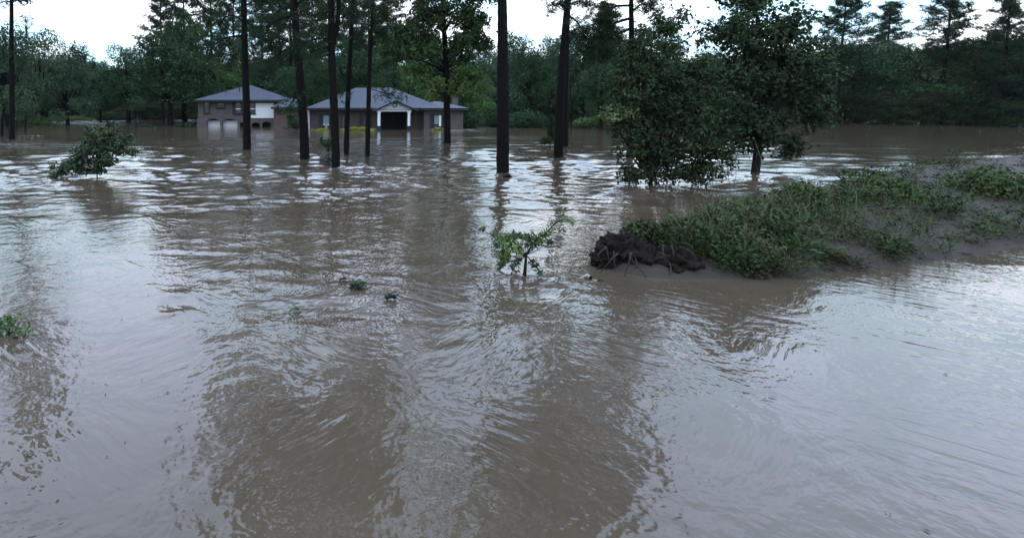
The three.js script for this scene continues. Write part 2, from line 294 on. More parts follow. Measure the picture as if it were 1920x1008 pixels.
function ranch() {
  const d = 59.4, o = V(at(741, 210, d).x, 0, -d - 5), h = base('ranch_house', o, 'long single storey brick house with hipped roof and white pillared porch', 'house');
  const zf = 5, q = (px, py, z = zf) => { const p = at(px, py, -(o.z + z)); return V(p.x - o.x, p.y, z); }, x = (px, z) => q(px, 210, z).x, y = (py, z) => q(700, py, z).y;
  const yE = y(204.5);
  // wall with a recess for the porch
  add(h, 'wall', box(x(580), x(713), -1, yE, -4.8, zf), M.dark_brick); add(h, 'wall', box(x(765), x(838), -1, yE, -4.8, zf), M.dark_brick);
  add(h, 'wall', box(x(713) + 0.003, x(765) - 0.003, -1, yE, -4.8, zf - 2.2), M.dark_brick).userData.label = 'dark back wall of the recessed porch';
  const [rf, fa] = hip(x(574), x(832), zf + 0.7, -5.5, yE + 0.14, q(700, 164.5, -0.2).y, { left: 5.6, right: 5.0 }); const roof = add(h, 'roof', rf, M.roof); add(roof, 'fascia', fa, M.trim);
  // right wing, a little proud
  const zw = zf + 0.9; add(h, 'wall', box(x(796, zw), x(869, zw), -1, yE - 0.003, -2, zw), M.brick).userData.label = 'brick wall of the right wing';
  const [r2, f2] = hip(x(789, zw), x(877, zw), zw + 0.6, -2.6, yE + 0.13, y(190, 2), { left: 2.2, right: 2.2 }); add(add(h, 'roof', r2, M.roof), 'fascia', f2, M.trim);
  const ch = add(h, 'chimney', box(x(849, 0.6), x(857, 0.6), 1.2, y(181, 0.6), 0.2, 1.0), M.brick); add(ch, 'chimney_cap', box(x(848, 0.6), x(858.2, 0.6), y(181, 0.6) + 0.002, y(179, 0.6), 0.1, 1.1), M.cream);
  // porch: columns, beam, pediment, its own little gable roof
  const zp = zf + 1.4, zpx = (px) => x(px, zp), yp = (py) => y(py, zp);
  for (const [a, b] of [[708.6, 713.4], [765, 769.6]]) { const c = add(h, 'column', box(zpx(a), zpx(b), yp(236), yp(209), zp - 0.3, zp), M.white); add(c, 'plinth', box(zpx(a) - 0.06, zpx(b) + 0.06, -1, yp(236) - 0.002, zp - 0.36, zp + 0.06), M.trim); add(c, 'capital', box(zpx(a) - 0.05, zpx(b) + 0.05, yp(211.5), yp(209) + 0.001, zp - 0.35, zp + 0.05), M.white); }
  add(h, 'beam', box(zpx(706.5), zpx(772), yp(209) + 0.003, yp(205.6), zp - 0.32, zp + 0.02), M.cream);
  add(h, 'beam', box(zpx(706.5), zpx(708), yp(209) + 0.003, yp(205.6), zf - 0.5, zp - 0.33), M.cream); 
  const P0 = V(zpx(707), yp(205) + 0.02, zp), P1 = V(zpx(778.5), yp(205) + 0.02, zp), PT = V(zpx(742), yp(190.8), zp);
  const ped = new THREE.Shape(); ped.moveTo(P0.x, P0.y); ped.lineTo(P1.x, P1.y); ped.lineTo(PT.x, PT.y); const vc = q(740.5, 197, zp), hole = new THREE.Path(); hole.absarc(vc.x, vc.y, 0.17, 0, 7, false); ped.holes.push(hole);
  const pg = new THREE.ExtrudeGeometry(ped, { depth: 0.08, bevelEnabled: false, curveSegments: 20 }); pg.translate(0, 0, zp - 0.1); add(h, 'pediment', pg, M.cream);
  const vr = new THREE.Group(); vr.name = 'gable_vent'; h.add(vr); const t = new THREE.TorusGeometry(0.2, 0.05, 8, 24); t.translate(vc.x, vc.y, zp - 0.01); add(vr, 'rim', t, M.trim); const ci = new THREE.CylinderGeometry(0.19, 0.19, 0.03, 20); ci.rotateX(Math.PI / 2); ci.translate(vc.x, vc.y, zp - 0.07); add(vr, 'louvre', ci, M.trim);
  const E0 = q(700.5, 206.5, zp + 0.25), E1 = q(785, 206.5, zp + 0.25), ET = q(742, 187.6, zp + 0.25), back = (p) => V(p.x, p.y, 1.0), dn = (p) => V(p.x, p.y - 0.17, p.z);
  const gr = new MB(); gr.quad(E0, ET, back(ET), back(E0)); gr.quad(ET, E1, back(E1), back(ET)); const groof = add(h, 'porch_roof', gr.geo(true), M.roof);
  const fb = new MB(); fb.quad(dn(E0), dn(ET), ET, E0); fb.quad(dn(ET), dn(E1), E1, ET); fb.quad(dn(E0), E0, back(E0), dn(back(E0))); fb.quad(E1, dn(E1), dn(back(E1)), back(E1)); fb.quad(dn(E0), dn(back(E0)), dn(back(ET)), dn(ET)); fb.quad(dn(ET), dn(back(ET)), dn(back(E1)), dn(E1)); add(groof, 'bargeboard', fb.geo(true), M.trim);
  const dr = new THREE.Group(); dr.name = 'front_door'; h.add(dr); const zr = zf - 2.2; for (const [a, b] of [[718, 737.5], [738.5, 758]]) add(dr, 'door_leaf', box(x(a, zr), x(b, zr), -0.6, y(212, zr), zr, zr + 0.07), M.door); add(dr, 'frame', box(x(737.5, zr) + 0.002, x(738.5, zr) - 0.002, -0.6, y(212, zr), zr, zr + 0.1), M.trim);
  // windows
  windowPart(h, x(604.5), x(618.5), y(241.5), y(214.5), zf, { pane: M.teal_blind, mullion: 0.5, mullionMat: M.teal_blind, sash: 0.3, sashMat: M.white });
  windowPart(h, x(679), x(691), y(240), y(215), zf, { sash: 0.4, sashMat: M.trim }); windowPart(h, x(640), x(650), y(240), y(215), zf, { sash: 0.4, sashMat: M.trim });
  const w3 = windowPart(h, x(813, zw), x(829, zw), y(238, zw), y(214.5, zw), zw, { pane: M.teal_blind, mullion: 0.82, mullionMat: M.white, sash: 0.2, sashMat: M.trim });
  for (const [a, b, z] of [[598, 603.5, zf], [619.5, 625, zf], [673, 678, zf], [692, 697, zf], [807, 812, zw], [830.5, 835, zw]]) add(h, 'shutter', box(x(a, z), x(b, z), y(240, z), y(213, z), z, z + 0.05), M.shutter);
  const dp = new THREE.CylinderGeometry(0.16, 0.2, 2.9, 10); dp.translate(x(578), 0.75, zf + 0.1); add(h, 'downpipe', dp, M.cream);
}
twoStorey(); ranch();

// ------------------------------------------------------------------ trees: crowns that are shared
const DARK = [0.019, 0.036, 0.014], TEAL = [0.022, 0.044, 0.019], OLIVE = [0.048, 0.064, 0.026], GREEN = [0.045, 0.078, 0.024], LIGHT = [0.075, 0.105, 0.035], PINE = [0.018, 0.032, 0.014];
function broadleaf(seed, tint, o = {}) { // ten metres high, eight wide
  const R = rng(seed), L = new Leaves(), B = new MB(), fork = V(0.2 * (R() - 0.5), o.fork ?? 2.6, 0), lobes = [];
  const n = o.lobes ?? 17, low = o.low ?? 3.0;
  for (let k = 0; k < n; k++) { const a = k * 2.4 + R(), u = (k + 0.5) / n, y = lerp(low, 8.7, u), w = 3.0 * Math.sqrt(Math.max(0.06, 1 - ((u - 0.38) / 0.66) ** 2)) * (0.55 + 0.55 * R()); lobes.push([V(Math.cos(a) * w, y + (R() - 0.5), Math.sin(a) * w), 0.95 + 0.75 * R()]); }
  lobes.push([V(0, 6, 0), 2.0]);
  for (const [c, r] of lobes) { fillLobe(L, R, c, r * 1.2, r * 0.85, r * 1.2, (o.leaves ?? 800) * (0.5 + 0.3 * r), o.leaf ?? 0.27, tint, { gap: o.gap ?? -0.12, fill: 0.3, cell: 1.1 });
    B.tube(curve([fork, fork.clone().lerp(c, 0.5).add(V(0, -0.35, 0)), c], 6), (t) => 0.13 * (1 - 0.8 * t), 5); }
  B.tube(curve([V(0, -1.2, 0), V(0.1, 1, 0.05), fork, fork.clone().add(V(0.2, 2.5, 0.1)), V(0.1, 7.6, 0)], 14), (t) => 0.30 * (1 - 0.85 * t) + 0.05, 8);
  return [B.geo(), L.geo()];
}
function pineCrown(seed, H, cb, W, o = {}) { // wood and needles above cb on a straight axis
  const R = rng(seed), L = new Leaves(), B = new MB(), n = o.n ?? 60;
  for (let k = 0; k < n; k++) {
    const u = (k + R() * 0.8) / n, y = lerp(cb, H - 0.3, u), len = W * (u < 0.25 ? lerp(0.75, 1, u / 0.25) : lerp(1, 0.25, (u - 0.25) / 0.75)) * (0.35 + 0.85 * R()), a = k * 2.39996 + R() * 1.6;
    const out = V(Math.cos(a), 0, Math.sin(a)), s = V(0, y, 0), m = s.clone().addScaledVector(out, len * 0.5).add(V(0, 0.12 * len - 0.2 * (1 - u), 0)), e = s.clone().addScaledVector(out, len).add(V(0, (0.1 + 0.45 * u) * len - 0.3 * R(), 0));
    const c = curve([s, m, e], 6); B.tube(c, (t) => 0.055 * (1 - 0.75 * t) * (1.2 - 0.6 * u), 4);
    const tone = 0.75 + 0.5 * R(), subs = o.subs ?? 6;
    for (let j = 0; j < subs; j++) {
      const t = 0.35 + 0.65 * (j + R()) / subs, p = c[Math.min(6, Math.floor(t * 6))].clone(), side = V(-out.z, 0, out.x).multiplyScalar((j % 2 ? 1 : -1) * len * 0.32 * (0.4 + 0.8 * R())), q = p.clone().add(side).addScaledVector(out, len * 0.12 * R()).add(V(0, 0.25 * R() + 0.05, 0));
      if (len > 1) B.tube([p, p.clone().lerp(q, 0.5).add(V(0, 0.05, 0)), q], (t) => 0.022 * (1 - 0.5 * t), 3);
      const m2 = o.tufts ?? 12; for (let i = 0; i < m2; i++) { const w = 0.35 + 0.65 * R(), tp = p.clone().lerp(q, w).add(V(R() - 0.5, R() - 0.4, R() - 0.5).multiplyScalar(0.75)), v = tone * (0.65 + 0.7 * R()); L.tuft(tp, V(out.x * 0.4, 0.7, out.z * 0.4), o.len ?? 0.42, [PINE[0] * v, PINE[1] * v, PINE[2] * v], R, o.needles ?? 7, o.wid ?? 0.07); }
    }
  }
  return [B.geo(), L.geo()];
}
const BROAD = [broadleaf(1, TEAL), broadleaf(2, DARK, { lobes: 20 }), broadleaf(3, OLIVE, { low: 2.2 }), broadleaf(4, [0.034, 0.055, 0.029], { low: 1.6, lobes: 20 }), broadleaf(5, GREEN, { low: 1.2, lobes: 15 })];
const PINES = [pineCrown(21, 24, 9, 4.4), pineCrown(22, 24, 10.5, 4.2, { n: 52 }), pineCrown(23, 24, 7.5, 4.0, { n: 64, subs: 5 })];
const PINES_THIN = [pineCrown(31, 24, 9.5, 3.9, { n: 48, tufts: 6 }), pineCrown(32, 24, 11, 3.7, { n: 44, tufts: 6 }), pineCrown(33, 24, 10, 3.6, { n: 46, subs: 5, tufts: 7 })];
const trunkStraight = (() => { const b = new MB(); b.tube(curve([V(0, -1.2, 0), V(0.06, 6, 0.05), V(-0.05, 13, 0), V(0.04, 19, 0), V(0, 23.6, 0)], 26), (t) => 0.24 * (1 - 0.86 * t) + 0.015, 9); return b.geo(); })();

function farTree(kind, px, d, topPy, wpx, label, group) {
  const p = at(px, 200, d), y1 = at(px, topPy, d).y, w = wpx / F * d, pine = kind[0] === 'p', i = +kind[1];
  const g = base(pine ? 'pine_tree' : 'leafy_tree', V(p.x, 0, p.z), label, pine ? 'pine' : 'tree', group), R = rng(px * 7 + d);
  if (pine) { add(g, 'trunk', trunkStraight, M.bark); add(g, 'branch', PINES[i][0], M.twig); add(g, 'needles', PINES[i][1], M.leaf); const s = y1 / 24; g.scale.set(w / 6.6, s, w / 6.6); }
  else { add(g, 'trunk', BROAD[i][0], M.bark); add(g, 'crown', BROAD[i][1], M.leaf); g.scale.set(w / 8.6, y1 / 9.6, w / 8.6); }
  g.rotation.y = R() * 6.28; return g;
}
const FAR = [
  ['b3', 12, 66, 42, 120, 'grey green tree behind the black trunk at the far left edge'],
  ['b2', 78, 76, 58, 110, 'olive rounded tree left of the white foam streak'],
  ['b1', 146, 100, 79, 80, 'small dark tree top between the olive tree and the sky gap'],
  ['b3', 125, 72, 108, 110, 'drooping grey green tree over the left foam streak'],
  ['b0', 188, 88, 128, 80, 'low pale tree under the gap of open sky'],
  ['b0', 240, 82, 84, 120, 'teal leafy tree at the right side of the sky gap'],
  ['b1', 318, 73, 62, 150, 'big dark leafy tree with its trunk in water left of the two storey house'],
  ['b4', 380, 80, 92, 90, 'green tree rising behind the left end of the two storey house'],
  ['p0', 305, 92, -30, 74, 'pine with ragged top at the right edge of the open sky'],
  ['p1', 348, 88, -80, 84, 'tall pine behind the big dark leafy tree'],
  ['p2', 398, 86, -95, 80, 'tall pine behind the left slope of the two storey roof'],
  ['p0', 440, 92, -70, 76, 'pine just left of the trunk before the two storey roof'],
  ['p1', 492, 84, -60, 80, 'pine with clear straight trunk behind the right slope of the two storey roof'],
  ['p2', 525, 95, -85, 70, 'pine behind the low wing between the two houses'],
  ['b4', 432, 82, 118, 95, 'green understorey tree behind the peak of the two storey roof'],
  ['b3', 505, 86, 108, 100, 'grey green understorey tree behind the low wing roof'],
  ['b0', 555, 78, 120, 80, 'teal tree filling the space between the two roofs'],
  ['b1', 600, 76, 96, 90, 'dark tree behind the left end of the ranch roof'],
  ['p0', 585, 90, -60, 78, 'pine high above the gap between the two houses'],
  ['p2', 655, 94, -90, 80, 'pine above the left half of the ranch roof'],
  ['b0', 660, 82, 70, 110, 'teal leafy tree above the left half of the ranch roof'],
  ['b3', 716, 86, 66, 110, 'tall grey green tree above the middle of the ranch roof'],
  ['p1', 725, 98, -55, 80, 'pine above the middle of the ranch roof'],
  ['b4', 775, 80, 100, 95, 'green tree above the right half of the ranch roof'],
  ['b0', 812, 92, 72, 90, 'teal tree behind the branching tree by the ranch house'],
  ['b1', 345, 79, 18, 120, 'tall dark tree filling the view above the big dark leafy tree'],
  ['b2', 452, 88, 62, 84, 'olive tree high behind the peak of the two storey roof'],
  ['b4', 742, 88, 38, 96, 'tall green tree between the slimmest pine trunk and the branching tree'],
  ['p2', 792, 92, -50, 84, 'pine behind the left limbs of the branching tree'],
  ['p1', 690, 82, -40, 80, 'pine behind the slimmest near trunk'],
  ['p0', 545, 84, -70, 80, 'pine behind the leaning near trunk'],
  ['p0', 625, 88, -50, 80, 'pine behind the forked near trunk'],
  ['b1', 690, 78, 84, 90, 'dark tree just above the ridge of the ranch roof'],
  ['p1', 872, 96, 12, 60, 'short pine right of the branching tree crown'],
  ['p2', 1128, 74, 6, 90, 'dark pine behind the drooping boughs in the upper right'],
  ['b3', 905, 118, 82, 70, 'hazy tree top low in the right sky gap'],
  ['b4', 898, 74, 138, 70, 'yellow green low tree right of the chimney'],
  ['b0', 962, 108, 60, 95, 'pale hazy tree in the middle of the right sky gap'],
  ['b3', 928, 84, 104, 85, 'grey green tree half behind the thickest trunk'],
  ['b1', 990, 76, 92, 95, 'dark tree between the thickest trunk and the twin trunks'],
  ['b0', 1030, 92, 66, 80, 'teal tree just left of the twin trunks'],
  ['b1', 1092, 66, 84, 100, 'dark tree just right of the twin trunks'],
  ['b1', 1130, 58, 112, 90, 'black green tree above the bright ferny shrubs'],
  ['b3', 1150, 88, 62, 100, 'hazy grey green tree behind the drooping pine boughs'],
  ['b0', 1060, 100, 58, 80, 'hazy tree top behind the twin trunks'],
  // carried on to the right of the photograph
  ['p0', 1570, 78, -20, 84, 'tall pine on the far shore above the bank'], ['p2', 1655, 88, 6, 80, 'second tall pine on the far shore, left of the olive tree'], ['p1', 1765, 74, -40, 90, 'third tall pine on the far shore, left of the right edge'], ['p2', 1875, 70, -10, 96, 'tall pine at the right edge of the view'],
  ['b3', 1245, 84, 70, 110, 'hazy tree behind the overhanging thicket'], ['b0', 1330, 92, 96, 100, 'teal tree on the far shore right of the thicket'], ['b1', 1420, 100, 112, 100, 'dark tree on the far shore right of the teal tree'],
  ['b4', 1510, 96, 104, 110, 'green tree on the far shore above the bank'], ['b3', 1610, 92, 84, 120, 'grey green tree on the far shore, tall and broad'], ['b0', 1710, 84, 90, 120, 'teal tree on the far shore near the right edge'], ['b2', 1800, 80, 74, 120, 'olive tree on the far shore near the right edge'], ['b1', 1890, 76, 60, 130, 'dark tree on the far shore at the right edge'],
];
for (const f of FAR) farTree(...f);

{ // the wood behind, which reads as one mass
  const R = rng(77), im = [0, 3].map((k) => { const m = new THREE.InstancedMesh(BROAD[k][1], M.leaf, 170); return m; }), o = new THREE.Object3D(), g = new THREE.Group(); g.name = 'far_wood'; scene.add(g); tag(g, 'dense dark wood closing off the view behind the houses', 'wood', null, 'stuff');
  for (let k = 0; k < 340; k++) {
    const a = (-62 + 124 * ((k + R()) / 340)) * Math.PI / 180, r = 112 + 45 * R() + (k % 2) * 12; let h = 10.5 + 4 * R(); const [px] = toPx(r * Math.sin(a), 0, -r * Math.cos(a)); if (px > 150 && px < 260) h *= 0.86; if (k % 5 === 0) h *= 0.55;
    o.position.set(r * Math.sin(a), -0.8, -r * Math.cos(a)); o.rotation.y = R() * 6.28; o.scale.set(1.25, h / 9.6, 1.25); o.updateMatrix(); im[k % 2].setMatrixAt(k >> 1, o.matrix); { const t = 0.6 + 0.7 * R(); im[k % 2].setColorAt(k >> 1, new THREE.Color().setRGB(t * (0.8 + 0.6 * R()), t, t * (0.8 + 0.3 * R()))); }
  }
  { const low = new THREE.InstancedMesh(BROAD[4][1], M.leaf, 190); for (let k = 0; k < 190; k++) { const a = (-62 + 124 * ((k + R()) / 190)) * Math.PI / 180, r = 106 + 12 * R(); o.position.set(r * Math.sin(a), -0.9, -r * Math.cos(a)); o.rotation.y = R() * 6.28; o.scale.set(0.75, 0.34 + 0.25 * R(), 0.75); o.updateMatrix(); low.setMatrixAt(k, o.matrix); low.setColorAt(k, new THREE.Color().setRGB(0.24 + 0.15 * R(), 0.24 + 0.12 * R(), 0.32)); } im.push(low); }
  for (const m of im) { m.name = 'crown'; m.userData.kind = 'stuff'; m.castShadow = m.receiveShadow = true; g.add(m); }
}
function undergrowth(name, pxs, label, category, tint, size, o = {}) { // low leafy mass given as lobes [px, py, rx, ry] at one distance
  const R = rng(o.seed ?? 5), L = new Leaves(), b = new MB(), d = o.d, k = d / F, foot = at(o.foot?.[0] ?? pxs[0][0], 200, d); foot.y = o.footY ?? 0;
  const g = base(name, foot, label, category, o.group);
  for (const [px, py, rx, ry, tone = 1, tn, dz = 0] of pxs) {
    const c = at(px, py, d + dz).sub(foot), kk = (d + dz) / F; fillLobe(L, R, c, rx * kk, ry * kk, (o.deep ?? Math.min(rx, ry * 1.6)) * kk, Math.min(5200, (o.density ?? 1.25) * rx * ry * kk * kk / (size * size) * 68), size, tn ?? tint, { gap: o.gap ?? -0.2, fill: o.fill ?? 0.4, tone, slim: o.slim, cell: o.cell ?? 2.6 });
    const s = V(0, -0.4, 0), f = o.fork ? at(...o.fork, d).sub(foot) : V(0, 0.15, 0); b.tube(curve([f, f.clone().lerp(c, 0.55).add(V(0, -0.05 * c.y, 0)), c], 6), (t) => (o.stem ?? 0.03) * (1 - 0.75 * t), 5);
  }
  if (o.fork) b.tube(curve([V(0, -0.5, 0), at(...o.fork, d).sub(foot).multiplyScalar(0.5).add(V(0.03, 0, 0)), at(...o.fork, d).sub(foot)], 6), (t) => (o.stem ?? 0.03) * (1.5 - 0.5 * t), 7);
  add(g, o.wood ?? 'stem', b.geo(), M.twig); add(g, o.leafName ?? 'foliage', L.geo(), o.mat ?? M.leaf); return g;
}

// ------------------------------------------------------------------ the near pines
function nearPine(base0, tops, dia, o) { // base pixel at the waterline, [px, py] points up the stem
  const foot = onWater(...base0), d = -foot.z, g = base('pine_tree', foot, o.label, 'pine', o.group);
  const pts = tops.map(([px, py]) => at(px, py, d).sub(foot)), l = pts[pts.length - 1], pr = pts[pts.length - 2] ?? V(0, 0, 0), dir = l.clone().sub(pr).normalize(), H = o.H ?? 24;
  const lean = V(dir.x * 0.5, 1, 0).normalize(), all = [V(-pts[0].x * 0.1, -1.3, 0), V(0, 0, 0), ...pts]; for (let y = l.y + 4; y < H; y += 4) all.push(l.clone().addScaledVector(lean, y - l.y).add(V(0.08 * Math.sin(y), 0, 0.08 * Math.cos(y * 1.7)))); 
  const b = new MB(), c = curve(all, 150), r = dia / F * d / 2; STEMS.push([foot.x, foot.z, r]);
  b.tube(c, (t) => { const y = t * (H + 1.3) - 1.3; return r * (y < 8 ? 1 - 0.022 * Math.max(0, y) : lerp(0.82, 0.1, (y - 8) / (H - 8))) * (1 + 0.25 * Math.exp(-Math.max(0, y + 0.8) / 0.5)); }, 22, 0.09, foot.x);
  add(g, 'trunk', b.geo(), M.bark);
  const i = o.crown ?? 0, cg = PINES_THIN[i], top = c[c.length - 1]; const s = H / 24, off = V(top.x - lean.x * 5, 0, 0);
  for (const [n, geo, m] of [['branch', cg[0], M.twig], ['needles', cg[1], M.leaf]]) { const q = add(g, n, geo, m); q.scale.set((o.cw ?? 1), s, (o.cw ?? 1)); q.position.copy(off); q.rotation.y = o.turn ?? foot.x; }
  let sd = 1; for (const br of o.boughs ?? []) bough(g, br.p.map(([px, py, dz = 0]) => at(px, py, d + dz).sub(foot)), br.r ?? 0.05, br.n ?? 40, (br.s ?? foot.x * 10) + sd++, br.fall ?? 0, br.from ?? 0.35);
  for (const [px, py, ex, ey] of o.stubs ?? []) { const q = new MB(); q.tube([at(px, py, d).sub(foot), at(ex, ey, d - 0.1).sub(foot)], [0.035, 0.012], 6); add(g, 'broken_branch', q.geo(), M.bark); }
  return g;
}
function bough(g, pts, r, n, seed, fall, from) {
  const R = rng(Math.abs(seed * 13.7) + 3 | 0), b = new MB(), L = new Leaves(), c = curve(pts, 14); b.tube(c, (t) => r * (1 - 0.8 * t) + 0.008, 6, 0.15, seed);
  for (let k = 0; k < n; k++) {
    const t = from + (1 - from) * R(), p = c[Math.round(t * 14)].clone(), q = p.clone().add(V((R() - 0.5) * 1.0, (R() - 0.45 - fall) * 0.7, (R() - 0.5) * 1.0)); if (k % 2 === 0) b.tube([p, p.clone().lerp(q, 0.5).add(V(0, 0.06, 0)), q], (t) => 0.012 * (1 - 0.5 * t), 3);
    const v = 0.65 + 0.7 * R(); for (let j = 0; j < 4; j++) L.tuft(q.clone().add(V(R() - 0.5, R() - 0.5, R() - 0.5).multiplyScalar(0.28)), V(R() - 0.5, 0.3 - fall, R() - 0.5), 0.2, [PINE[0] * v, PINE[1] * v, PINE[2] * v], R, 8, 0.022);
  }
  const m = add(g, 'bough', b.geo(), M.bark); if (n) add(m, 'needles', L.geo(), M.leaf);
}
nearPine([22, 262], [[22, 180], [21, 90], [21, 0]], 11, { label: 'lone black pine trunk at the far left edge of the water', crown: 0, H: 25, boughs: [{ p: [[21, 4], [10, 2], [-4, 8]], n: 16 }, { p: [[21, 96], [32, 103], [44, 118]], n: 26, r: 0.03 }, { p: [[21, 100], [8, 108], [-6, 112]], n: 20, r: 0.03 }, { p: [[22, 2], [30, 0], [36, 4]], n: 14, r: 0.03 }] });
nearPine([463, 281], [[462, 200], [459, 100], [457, 0]], 16, { label: 'black pine trunk standing in front of the two storey house', crown: 1, H: 26, turn: 1, boughs: [{ p: [[453, 37], [434, 28], [416, 38], [402, 62]], n: 34 }, { p: [[455, 66], [424, 71], [400, 86], [392, 104], [393, 116]], n: 30 }, { p: [[460, 10], [484, -2], [505, 2]], n: 50 }, { p: [[458, 50], [476, 62], [492, 62]], n: 36, r: 0.03 }, { p: [[459, 140], [448, 143]], n: 0, r: 0.03 }] });
nearPine([571.5, 300], [[569, 230], [560, 120], [551, 0]], 19, { label: 'black leaning pine trunk standing before the gap between the two houses', crown: 2, H: 25, turn: 2, boughs: [{ p: [[548, 29], [522, 37], [504, 49], [478, 50]], n: 44 }, { p: [[550, 87], [526, 98], [508, 111], [494, 116]], n: 34, r: 0.035 }, { p: [[555, 172], [548, 190], [540, 204]], n: 30, r: 0.025, fall: 0.2 }, { p: [[553, 10], [575, -4], [592, 4]], n: 46 }, { p: [[560, 105], [578, 96], [590, 100]], n: 26, r: 0.03 }] });
nearPine([630, 316], [[627, 220], [622, 100], [621, 0]], 17, { label: 'black forked pine trunk second nearest to the camera, before the ranch roof', crown: 0, H: 24, turn: 3, boughs: [{ p: [[615, 22], [600, 27], [562, 28]], n: 30, r: 0.03 }, { p: [[616, 72], [598, 72], [566, 82]], n: 30, r: 0.03 }, { p: [[616, 89], [600, 91], [575, 108]], n: 30, r: 0.03 }, { p: [[617, 133], [600, 133], [577, 135]], n: 10, r: 0.015 }, { p: [[624, 82], [632, 50], [636, 0], [640, -60], [642, -130]], n: 0, r: 0.12 }, { p: [[638, 34], [658, 24], [688, 23]], n: 40, r: 0.03 }, { p: [[614, 60], [604, 52]], n: 4, r: 0.02 }] });
nearPine([649.5, 291], [[651, 220], [656, 110], [662, 0]], 11, { label: 'slim black pine trunk just right of the forked one', crown: 1, H: 22, turn: 4, cw: 0.8, boughs: [{ p: [[657, 70], [672, 76], [690, 72]], n: 40, r: 0.03 }, { p: [[654, 150], [640, 162], [634, 176]], n: 18, r: 0.02, fall: 0.2 }] });
nearPine([689, 294], [[691, 200], [694, 100], [700, 0]], 9.5, { label: 'slimmest black pine trunk, left of the white porch', crown: 2, H: 20, turn: 5, cw: 0.75, boughs: [{ p: [[693, 165], [712, 172], [732, 176], [742, 180]], n: 26, r: 0.018 }, { p: [[697, 60], [715, 62], [735, 80]], n: 46, r: 0.03 }, { p: [[698, 30], [712, 26], [730, 40]], n: 46, r: 0.03 }] });
nearPine([943, 322], [[943, 220], [943, 100], [942, 0]], 24, { label: 'thickest black pine trunk, nearest to the camera at right of centre', crown: 0, H: 25, turn: 6.1, stubs: [[953, 84, 963, 80], [933, 60, 929, 57]] });
nearPine([1047, 297], [[1051, 200], [1057, 100], [1065, 0]], 17, { label: 'black pine trunk in front of its twin at right, base nearer', crown: 1, H: 25, turn: 0.3, boughs: [{ p: [[1064, 18], [1050, 8], [1036, 12]], n: 40 }, { p: [[1066, 30], [1082, 40], [1098, 70]], n: 70, fall: 0.2 }] });
nearPine([1059, 274], [[1060, 200], [1062, 100], [1066, 0]], 13, { label: 'black pine trunk half hidden behind its twin at right', crown: 2, H: 26, turn: 1.3, boughs: [{ p: [[1065, 10], [1090, 2], [1110, 14]], n: 70 }, { p: [[1064, 60], [1084, 66], [1100, 92]], n: 60, fall: 0.2 }] });
{ // the pine whose boughs hang in from the right
  const foot = at(1186, 200, 26); const b0 = toPx(foot.x, 0, foot.z);
  nearPine(b0, [[1186, 200], [1185, 80], [1184, 0]], 12, { label: 'pine with drooping boughs in the upper right above the thicket', crown: 0, H: 22, turn: 2.2, boughs: [{ p: [[1182, 10], [1152, 13], [1130, 34], [1120, 50]], n: 100, fall: 0.25, r: 0.06 }, { p: [[1183, 34], [1152, 44], [1126, 62], [1104, 82]], n: 120, fall: 0.25, r: 0.07 }, { p: [[1181, 54], [1152, 68], [1132, 86], [1114, 106]], n: 120, fall: 0.25, r: 0.06 }, { p: [[1186, 20], [1206, 8], [1230, 20]], n: 60 }, { p: [[1185, 60], [1210, 56], [1240, 80]], n: 60, fall: 0.2 }] });
}
{ const p = onWater(1071, 240), b = new MB(), top = at(1069, 150, -p.z).sub(p); b.tube(curve([V(0, -0.8, 0), V(0.02, 1.5, 0), top], 10), (t) => 0.10 * (1 - 0.4 * t), 8); const g = base('dead_tree', p, 'thin bare dark trunk just right of the twin pine trunks', 'tree'); add(g, 'trunk', b.geo(), M.bark); const q = new MB(); q.tube([top.clone().multiplyScalar(0.8), top.clone().multiplyScalar(0.95).add(V(0.5, 0.2, 0))], [0.04, 0.01], 5); add(g, 'broken_branch', q.geo(), M.bark); }
for (const [bx, by, tx, ty, w, label] of [[47, 247, 50, 214, 3.6, 'short dark sapling trunk just right of the lone left trunk'], [31, 243, 32, 215, 2.6, 'thin dark sapling trunk touching the lone left trunk'], [3, 256, 8, 195, 7, 'dark leaning trunk cut by the left edge of the photo'], [255, 237, 254, 200, 3.4, 'thin upright trunk in water left of the big dark tree'], [84, 233, 92, 200, 4.5, 'dark trunk at the left end of the white foam streak']]) {
  const p = onWater(bx, by), d = -p.z, t = at(tx, ty, d).sub(p), b = new MB(), L = new Leaves(), R = rng(bx + 400); b.tube(curve([V(0, -0.6, 0), V(t.x * 0.2, t.y * 0.4, 0), t], 9), (u) => w / F * d / 2 * (1 - 0.5 * u), 7, 0.1, bx); b.tube([t.clone().multiplyScalar(0.7), t.clone().multiplyScalar(0.95).add(V(-0.5, 0.25, 0.1))], [0.05, 0.02], 5); STEMS.push([p.x, p.z, 0.15]);
  fillLobe(L, R, t.clone().add(V(0, 0.5, 0)), 1.5, 0.9, 1.2, 700, 0.2, DARK, {}); const g = base('flooded_sapling', p, label, 'sapling'); add(g, 'trunk', b.geo(), M.bark); add(g, 'crown', L.geo(), M.leaf);
}
